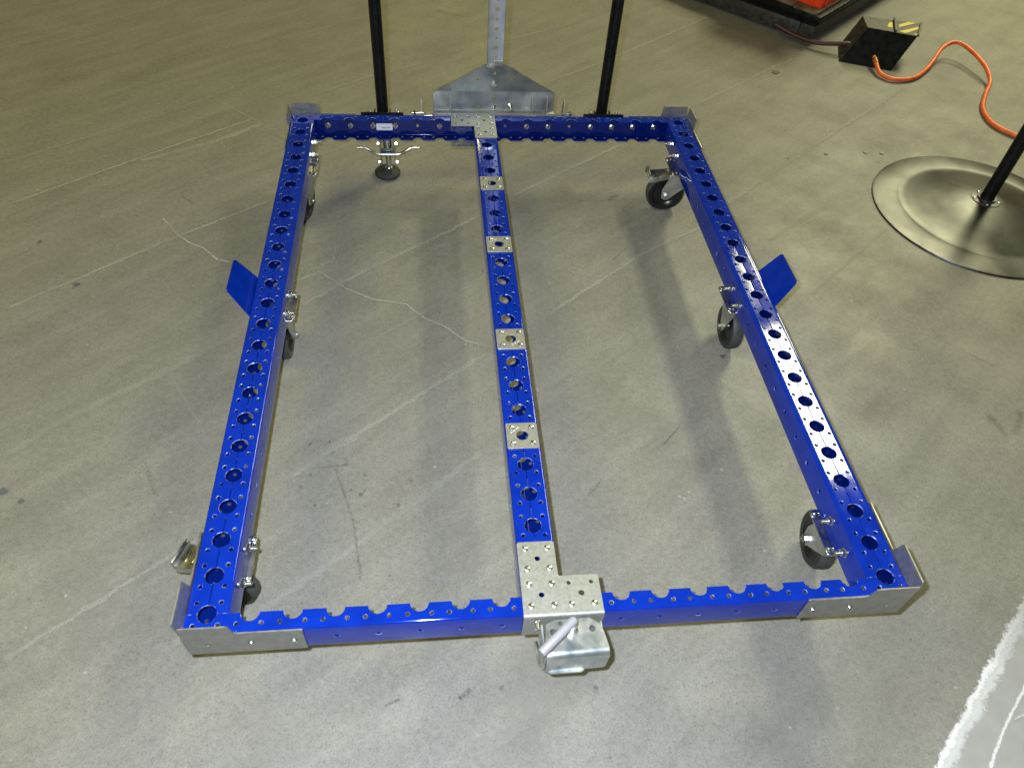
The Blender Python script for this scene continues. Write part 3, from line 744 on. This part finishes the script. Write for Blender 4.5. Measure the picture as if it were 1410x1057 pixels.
for k in range(6):
    bm = bmesh.new(); bm_box(bm, 0, 0.012, -0.008, 0.0, 0.0, 0.28, 0.002)
    o = bpy.data.objects.new('rib', finish(bm, 'rib', 30, RED)); COL.objects.link(o); o.parent = cr; o.location = (0.04+k*0.10, 0, 0)
for k in range(4):
    bm = bmesh.new(); bm_box(bm, -0.008, 0.0, 0, 0.012, 0.0, 0.28, 0.002)
    o = bpy.data.objects.new('rib', finish(bm, 'rib', 30, RED)); COL.objects.link(o); o.parent = cr; o.location = (0, 0.04+k*0.10, 0)
bm = bmesh.new()
bm_box(bm, -0.015, 0.615, -0.015, 0.0, 0.265, 0.285, 0.003); bm_box(bm, -0.015, 0.0, 0.0, 0.415, 0.265, 0.285, 0.003); bm_box(bm, 0.60, 0.615, 0.0, 0.415, 0.265, 0.285, 0.003); bm_box(bm, 0.0, 0.60, 0.40, 0.415, 0.265, 0.285, 0.003)
o = bpy.data.objects.new('rim', finish(bm, 'rim', 30, RED)); COL.objects.link(o); o.parent = cr

# ------------------------------------------------------------------ concrete floor
LIGHT=[([(-0.932, 1.485), (-0.486, 1.85), (-0.243, 2.037)], 0.006, 0.8),
([(-0.586, 1.744), (-0.372, 1.865), (-0.21, 2.001)], 0.018, 0.7),
([(-0.768, 1.01), (-0.656, 1.102), (-0.373, 1.335), (-0.115, 1.527)], 0.007, 0.8),
([(-0.597, 0.512), (-0.509, 0.612), (-0.294, 0.773), (-0.119, 0.918)], 0.016, 0.5),
([(-0.282, 0.489), (-0.135, 0.587)], 0.008, 0.35),
([(-0.278, 0.762), (-0.13, 0.522)], 0.006, 0.4),
([(-0.433, 0.038), (-0.117, 0.288)], 0.009, 0.6),
([(-0.252, -0.13), (-0.058, 0.02)], 0.012, 0.4),
([(-1.303, 2.561), (-0.708, 3.067)], 0.008, 0.4),
([(-1.015, 1.725), (-0.568, 2.063), (-0.312, 2.302)], 0.008, 0.4),
([(-1.138, 2.428), (-0.791, 2.809)], 0.006, 0.25),
([(0.015, 1.007), (0.133, 1.116), (0.554, 1.439)], 0.01, 0.7),
([(0.048, 0.746), (0.349, 0.966), (0.554, 1.147)], 0.01, 0.35),
([(0.137, 0.504), (0.54, 0.824)], 0.01, 0.62),
([(0.011, 0.1), (0.082, 0.153), (0.216, 0.256), (0.347, 0.36), (0.498, 0.492)], 0.012, 0.52),
([(0.053, 0.433), (0.143, 0.508), (0.202, 0.542)], 0.01, 0.6),
([(0.505, 0.336), (0.496, 0.129)], 0.012, 0.3),
([(0.625, 0.894), (1.033, 1.226), (1.31, 1.393)], 0.01, 0.7),
([(0.647, 1.532), (1.089, 1.868)], 0.01, 0.7),
([(0.639, 0.616), (0.977, 0.872)], 0.01, 0.4),
([(0.645, 0.286), (0.754, 0.375), (0.986, 0.538)], 0.006, 0.3),
([(0.816, 0.121), (0.911, 0.198)], 0.012, 0.3),
([(1.418, 2.147), (2.01, 2.6)], 0.012, 0.6),
([(1.33, 1.449), (1.836, 1.874), (2.418, 2.341)], 0.014, 0.7),
([(1.462, 1.29), (1.74, 1.488)], 0.012, 0.5),
([(1.504, 1.021), (1.897, 1.351)], 0.008, 0.4),
([(0.85, 2.326), (1.141, 2.535), (1.738, 3.026)], 0.01, 0.6),
([(0.722, 2.716), (1.134, 2.955)], 0.01, 0.5),
([(-0.122, 2.163), (0.138, 2.356), (0.396, 2.51)], 0.012, 0.5),
([(-0.247, 2.676), (0.161, 2.97)], 0.01, 0.4),
([(0.006, 1.783), (0.201, 1.925)], 0.01, 0.4),
([(0.449, -0.187), (0.634, -0.068)], 0.015, 0.3),
([(1.561, 0.438), (1.805, 0.651)], 0.012, 0.3),
([(1.978, 2.745), (3.535, 3.962)], 0.012, 0.4),
([(-0.442, 1.432), (-0.373, 1.335), (-0.333, 1.299), (-0.29, 1.274), (-0.239, 1.219), (-0.191, 1.201)], 0.005, 1.0),
([(-0.133, 1.125), (-0.005, 1.119), (0.058, 1.157), (0.144, 1.078), (0.219, 1.033), (0.309, 1.012), (0.365, 0.948), (0.41, 0.923), (0.471, 0.859), (0.537, 0.835)], 0.004, 0.9),
([(0.032, 1.164), (0.094, 1.21), (0.097, 1.279)], 0.004, 0.6),
([(-0.397, 2.157), (-0.247, 2.026), (-0.13, 1.901)], 0.006, 0.5)]
DARK=[([(0.15, 0.457), (0.201, 0.309), (0.223, 0.164)], 0.005, 0.5),
([(0.099, 0.455), (0.15, 0.457), (0.176, 0.462)], 0.004, 0.5),
([(0.278, -0.09), (0.306, -0.078)], 0.004, 0.8),
([(0.415, -0.086), (0.437, -0.068)], 0.006, 0.9),
([(0.934, 0.486), (0.992, 0.547)], 0.004, 0.6),
([(0.727, 0.351), (0.768, 0.393)], 0.006, 0.5),
([(1.858, 0.788), (1.928, 0.715)], 0.006, 0.5),
([(1.817, 0.549), (1.827, 0.476)], 0.012, 0.5),
([(1.914, 0.557), (1.856, 0.475)], 0.014, 0.5),
([(-0.406, 1.545), (-0.357, 1.497)], 0.005, 0.5),
([(0.763, 1.321), (0.829, 1.378)], 0.008, 0.5),
([(0.978, 1.514), (1.014, 1.547)], 0.014, 0.5),
([(0.997, 1.263), (0.931, 1.192)], 0.004, 0.4),
([(-0.276, 0.483), (-0.234, 0.402)], 0.01, 0.3),
([(0.43, 3.024), (0.561, 2.959)], 0.02, 0.3)]
SPOTS=[(0.088, 0.525, 0.006), (0.133, 0.53, 0.005), (0.144, 0.499, 0.004), (0.078, 0.406, 0.004), (0.097, 0.437, 0.004), (0.114, 0.354, 0.005), (0.191, 0.391, 0.004), (0.213, 0.378, 0.006), (0.22, 0.431, 0.004), (0.222, 0.389, 0.003), (0.297, 0.347, 0.004), (0.325, 0.41, 0.004), (0.176, 0.462, 0.004), (0.282, 0.174, 0.003), (0.222, 0.347, 0.003), (-0.603, 1.116, 0.01), (-0.762, 1.312, 0.008), (-0.559, 0.424, 0.012), (-0.513, 0.397, 0.008), (1.166, 0.779, 0.01), (0.495, -0.07, 0.006), (0.674, -0.082, 0.006), (1.875, 2.457, 0.02), (2.015, 1.819, 0.012), (2.077, 1.814, 0.012), (1.856, 1.808, 0.01), (1.696, 1.777, 0.006), (0.68, -0.206, 0.003), (1.333, -0.029, 0.003), (1.346, -0.115, 0.003), (0.535, 1.155, 0.004), (0.402, 0.974, 0.004)]

F = bpy.data.materials.new('worn_concrete'); F.use_nodes = True; nt = F.node_tree; N = nt.nodes; LK = nt.links; PB = N['Principled BSDF']
def nd(t, **k):
    n = N.new(t)
    for a, v in k.items():
        if a.startswith('i'): n.inputs[int(a[1:])].default_value = v
        else: setattr(n, a, v)
    return n
def mth(op, a, b=None, clamp=False):
    n = nd('ShaderNodeMath', operation=op, use_clamp=clamp)
    for i, v in enumerate((a, b)):
        if v is None: continue
        if isinstance(v, (int, float)): n.inputs[i].default_value = v
        else: LK.new(v, n.inputs[i])
    return n.outputs[0]
def vm(op, a, b=None):
    n = nd('ShaderNodeVectorMath', operation=op)
    for i, v in enumerate((a, b)):
        if v is None: continue
        if isinstance(v, tuple): n.inputs[i].default_value = v
        else: LK.new(v, n.inputs[i])
    return n
geo = nd('ShaderNodeNewGeometry'); POS = geo.outputs['Position']
def noise(scale, detail=4, rough=0.5, vec=None, dist=0.0):
    n = nd('ShaderNodeTexNoise'); n.inputs['Scale'].default_value = scale; n.inputs['Detail'].default_value = detail; n.inputs['Roughness'].default_value = rough; n.inputs['Distortion'].default_value = dist
    LK.new(vec or POS, n.inputs['Vector']); return n
def mixc(f, a, b, mode='MIX'):
    n = nd('ShaderNodeMix', data_type='RGBA', blend_type=mode)
    if isinstance(f, (int, float)): n.inputs[0].default_value = f
    else: LK.new(f, n.inputs[0])
    for i, v in ((6, a), (7, b)):
        if isinstance(v, tuple): n.inputs[i].default_value = (*v, 1)
        else: LK.new(v, n.inputs[i])
    return n.outputs[2]
def rng(v, a, b, c=0.0, d=1.0):
    n = nd('ShaderNodeMapRange'); LK.new(v, n.inputs[0]); n.inputs[1].default_value = a; n.inputs[2].default_value = b; n.inputs[3].default_value = c; n.inputs[4].default_value = d; return n.outputs[0]
# slightly wandering coordinates for cracks and scratches
w1 = noise(26, 3); wv = vm('SUBTRACT', w1.outputs['Color'], (0.5, 0.5, 0.5)); wv2 = nd('ShaderNodeVectorMath', operation='SCALE'); LK.new(wv.outputs[0], wv2.inputs[0]); wv2.inputs[3].default_value = 0.018
WP = vm('ADD', POS, wv2.outputs[0]); WPX = nd('ShaderNodeVectorMath', operation='MULTIPLY'); LK.new(WP.outputs[0], WPX.inputs[0]); WPX.inputs[1].default_value = (1, 1, 0)
# base colour of the slab
big = noise(0.9, 5, 0.6); mid = noise(5.5, 6, 0.62); fine = noise(70, 5, 0.7); grit = noise(420, 2, 0.6)
strk = nd('ShaderNodeMapping'); LK.new(POS, strk.inputs[0]); strk.vector_type = 'TEXTURE'; strk.inputs['Rotation'].default_value = (0, 0, math.radians(40)); strk.inputs['Scale'].default_value = (1.0, 1/6.5, 1.0)
streak = noise(2.2, 6, 0.6, strk.outputs[0])
c = mixc(rng(big.outputs['Fac'], 0.36, 0.64), (0.190, 0.179, 0.152), (0.228, 0.220, 0.192))
c = mixc(rng(mid.outputs['Fac'], 0.34, 0.70, 0.0, 0.80), c, (0.158, 0.150, 0.130))
c = mixc(rng(streak.outputs['Fac'], 0.44, 0.68, 0.0, 0.50), c, (0.262, 0.253, 0.218))
c = mixc(rng(streak.outputs['Fac'], 0.42, 0.28, 0.0, 0.35), c, (0.150, 0.140, 0.118))
c = mixc(rng(fine.outputs['Fac'], 0.46, 0.72, 0.0, 0.38), c, (0.290, 0.281, 0.245))
c = mixc(rng(fine.outputs['Fac'], 0.48, 0.28, 0.0, 0.40), c, (0.112, 0.107, 0.094))
g2 = noise(190, 4, 0.75); c = mixc(rng(g2.outputs['Fac'], 0.46, 0.31, 0.0, 0.80), c, (0.085, 0.082, 0.072))
c = mixc(rng(g2.outputs['Fac'], 0.58, 0.72, 0.0, 0.55), c, (0.335, 0.325, 0.285))
c = mixc(rng(grit.outputs['Fac'], 0.44, 0.28, 0.0, 0.85), c, (0.07, 0.068, 0.06))
blot = noise(2.6, 3, 0.55, dist=0.4); c = mixc(rng(blot.outputs['Fac'], 0.56, 0.72, 0.0, 0.42), c, (0.13, 0.124, 0.108))
# sparse pale chips
vo = nd('ShaderNodeTexVoronoi'); vo.inputs['Scale'].default_value = 22; LK.new(WP.outputs[0], vo.inputs['Vector'])
chipn = noise(9, 2); chip = mth('MULTIPLY', rng(vo.outputs['Distance'], 0.10, 0.05), rng(chipn.outputs['Fac'], 0.56, 0.62)); c = mixc(mth('MULTIPLY', chip, 0.5), c, (0.42, 0.41, 0.36))
LK.new(c, PB.inputs['Base Color'])
LK.new(rng(mid.outputs['Fac'], 0.3, 0.7, 0.42, 0.62), PB.inputs['Roughness']); PB.inputs['Specular IOR Level'].default_value = 0.35
hgt = mth('ADD', mth('MULTIPLY', fine.outputs['Fac'], 0.6), mth('MULTIPLY', grit.outputs['Fac'], 0.5)); 
bp = nd('ShaderNodeBump'); bp.inputs['Strength'].default_value = 0.35; bp.inputs['Distance'].default_value = 0.0012; LK.new(hgt, bp.inputs['Height']); LK.new(bp.outputs[0], PB.inputs['Normal'])
bm = bmesh.new(); bm.faces.new([bm.verts.new(p) for p in ((-15, -10, 0), (18, -10, 0), (18, 25, 0), (-15, 25, 0))])
fo_ = link('floor', finish(bm, 'floor', 30, F), F); fo_['kind'] = 'structure'

# ------------------------------------------------------------------ scratches, cracks and drips on the slab: thin sheets, colour and breaks from the material
def mark_material(name, col, thr):
    m = bpy.data.materials.new(name); m.use_nodes = True; t = m.node_tree; n = t.nodes; l = t.links; p = n['Principled BSDF']; out = n['Material Output']
    p.inputs['Base Color'].default_value = (*col, 1); p.inputs['Roughness'].default_value = 0.65
    uv = n.new('ShaderNodeUVMap'); at = n.new('ShaderNodeAttribute'); at.attribute_name = 'strength'
    g = n.new('ShaderNodeNewGeometry')
    def noi(sc, de, ro):
        q = n.new('ShaderNodeTexNoise'); q.inputs['Scale'].default_value = sc; q.inputs['Detail'].default_value = de; q.inputs['Roughness'].default_value = ro; l.new(g.outputs['Position'], q.inputs['Vector']); return q.outputs['Fac']
    def M(op, x, y=None, cl=False):
        q = n.new('ShaderNodeMath'); q.operation = op; q.use_clamp = cl
        for i, v in enumerate((x, y)):
            if v is None: continue
            if isinstance(v, (int, float)): q.inputs[i].default_value = v
            else: l.new(v, q.inputs[i])
        return q.outputs[0]
    se = n.new('ShaderNodeSeparateXYZ'); l.new(uv.outputs[0], se.inputs[0])
    wob = M('ADD', M('MULTIPLY', M('SUBTRACT', noi(30, 3, 0.6), 0.5), 2.4), M('MULTIPLY', M('SUBTRACT', noi(170, 3, 0.6), 0.5), 1.6))
    d = M('ABSOLUTE', M('ADD', M('MULTIPLY', M('SUBTRACT', se.outputs[1], 0.5), 4.4), wob))
    prof = M('MULTIPLY', M('SUBTRACT', 1.0, d, True), 1.7, True)
    ends = M('MULTIPLY', M('MULTIPLY', se.outputs[0], M('SUBTRACT', 1.0, se.outputs[0])), 25.0, True)
    br = M('MULTIPLY', M('SUBTRACT', noi(110, 6, 0.85), thr), 3.2, True)
    b2 = M('ADD', M('MULTIPLY', M('SUBTRACT', noi(4.0, 3, 0.5), 0.34), 3.5, True), 0.40, True)
    al = M('MULTIPLY', M('MULTIPLY', M('MULTIPLY', prof, br), b2), M('MULTIPLY', at.outputs['Fac'], ends), True)
    tr = n.new('ShaderNodeBsdfTransparent'); mx = n.new('ShaderNodeMixShader')
    l.new(al, mx.inputs[0]); l.new(tr.outputs[0], mx.inputs[1]); l.new(p.outputs[0], mx.inputs[2]); l.new(mx.outputs[0], out.inputs['Surface'])
    return m
def marks(name, L_, m, z):
    bm = bmesh.new(); uvl = bm.loops.layers.uv.new('UVMap'); st = bm.verts.layers.float.new('strength')
    for li, (pts, w, s) in enumerate(L_):
        q = [Vector(p) for p in pts]; tot = sum((b-a).length for a, b in zip(q, q[1:])); run = 0; rows = []
        zz = z+li*0.000012
        for i, p in enumerate(q):
            if i: run += (q[i]-q[i-1]).length
            d = (q[min(i+1, len(q)-1)]-q[max(i-1, 0)]).normalized(); nn = Vector((-d.y, d.x))*w*1.9
            v = [bm.verts.new((*(p-nn), zz)), bm.verts.new((*(p+nn), zz))]
            for x in v: x[st] = s
            rows.append((v, run/tot))
        for (a, u), (b, u2) in zip(rows, rows[1:]):
            f = bm.faces.new((a[0], b[0], b[1], a[1]))
            for lp, c in zip(f.loops, ((u, 0), (u2, 0), (u2, 1), (u, 1))): lp[uvl].uv = c
    bm.normal_update()
    for f in bm.faces:
        if f.normal.z < 0: f.normal_flip()
    me = bpy.data.meshes.new(name); bm.to_mesh(me); bm.free()
    o = link(name, me, m, None, (0, 0, 0)); o['kind'] = 'structure'; return o
marks('floor_scratches', LIGHT, mark_material('pale_scratch', (0.345, 0.335, 0.295), 0.20), 0.0010)
marks('floor_cracks', DARK, mark_material('dark_scuff', (0.10, 0.097, 0.087), 0.36), 0.0020)
bm = bmesh.new()
for x, y, r in SPOTS:
    k = random.random()*6; bm.faces.new([bm.verts.new((x+r*0.75*(1+0.25*math.sin(2*a+k))*math.cos(a), y+r*0.75*(1+0.25*math.sin(3*a+k))*math.sin(a), 0.003)) for a in [2*PI*i/14 for i in range(14)]])
o = link('oil_drips', finish(bm, 'drips', 30, None), mat('dark_oil_drip', (0.10, 0.105, 0.098), 0.45), None, (0, 0, 0)); o['kind'] = 'structure'

# ------------------------------------------------------------------ pale painted strip and smooth patch at the lower right
def patch(name, L_, R_, z, m, jag):
    bm = bmesh.new(); rows = []
    n = 420; random.seed(9)
    for i in range(n+1):
        t = i/n; a = Vector(L_[0]).lerp(Vector(L_[1]), t); b = Vector(R_[0]).lerp(Vector(R_[1]), t)
        d = (b-a).normalized(); a = a - d*random.random()**2*jag; b = b + d*random.random()**2*jag*0.7*(1 if jag < 0.1 else 0)
        rows.append((bm.verts.new((*a, 0.0)), bm.verts.new((*b, 0.0))))
    for p, q in zip(rows, rows[1:]): bm.faces.new((p[0], p[1], q[1], q[0]))
    o = link(name, finish(bm, name, 30, m), m, None, (0, 0, z)); o['kind'] = 'structure'; return o
PAINT = ramp_noise(mat('chalky_white_floor_paint', (0.6, 0.6, 0.6), 0.7), (0.46, 0.46, 0.46), (0.60, 0.60, 0.60), 60, coord='Object')
GREYP = ramp_noise(mat('smooth_grey_floor_paint', (0.3, 0.3, 0.3), 0.35), (0.285, 0.28, 0.268), (0.325, 0.32, 0.307), 30, lo=0.3, hi=0.7, detail=10, coord='Object', bump=0.08, bscale=200)
d = Vector((1.627-1.268, 0.047+0.265)).normalized(); a = Vector((1.268, -0.265))-d*0.8; b = Vector((1.268, -0.265))+d*3.2; nrm = Vector((d.y, -d.x))
patch('grey_floor_coating', (tuple(a+nrm*0.02), tuple(b+nrm*0.02)), (tuple(a+nrm*2.0), tuple(b+nrm*2.0)), 0.002, GREYP, 0.0)
WM = mark_material('chalky_white_floor_paint', (0.62, 0.62, 0.62), -0.1)
q = lambda o_, k0, k1: [tuple(a+nrm*o_+d*k0), tuple(a+nrm*o_+d*(k0+(k1-k0)*0.3)), tuple(a+nrm*o_+d*(k0+(k1-k0)*0.7)), tuple(a+nrm*o_+d*k1)]
marks('white_floor_line', [(q(0.012, 0.0, 3.9), 0.017, 1.0), (q(0.006, 0.1, 3.8), 0.011, 1.0), (q(0.018, 0.05, 3.7), 0.013, 0.5)], WM, 0.0030)
marks('coating_scratches', [([(1.36, -0.285), (1.43, -0.215), (1.517, -0.140), (1.70, 0.02)], 0.0045, 0.9), ([(1.464, -0.195), (1.56, -0.165)], 0.003, 0.6)], WM, 0.0040)
for o in bpy.data.objects:
    if o.parent is not None and 'category' in o: del o['category']
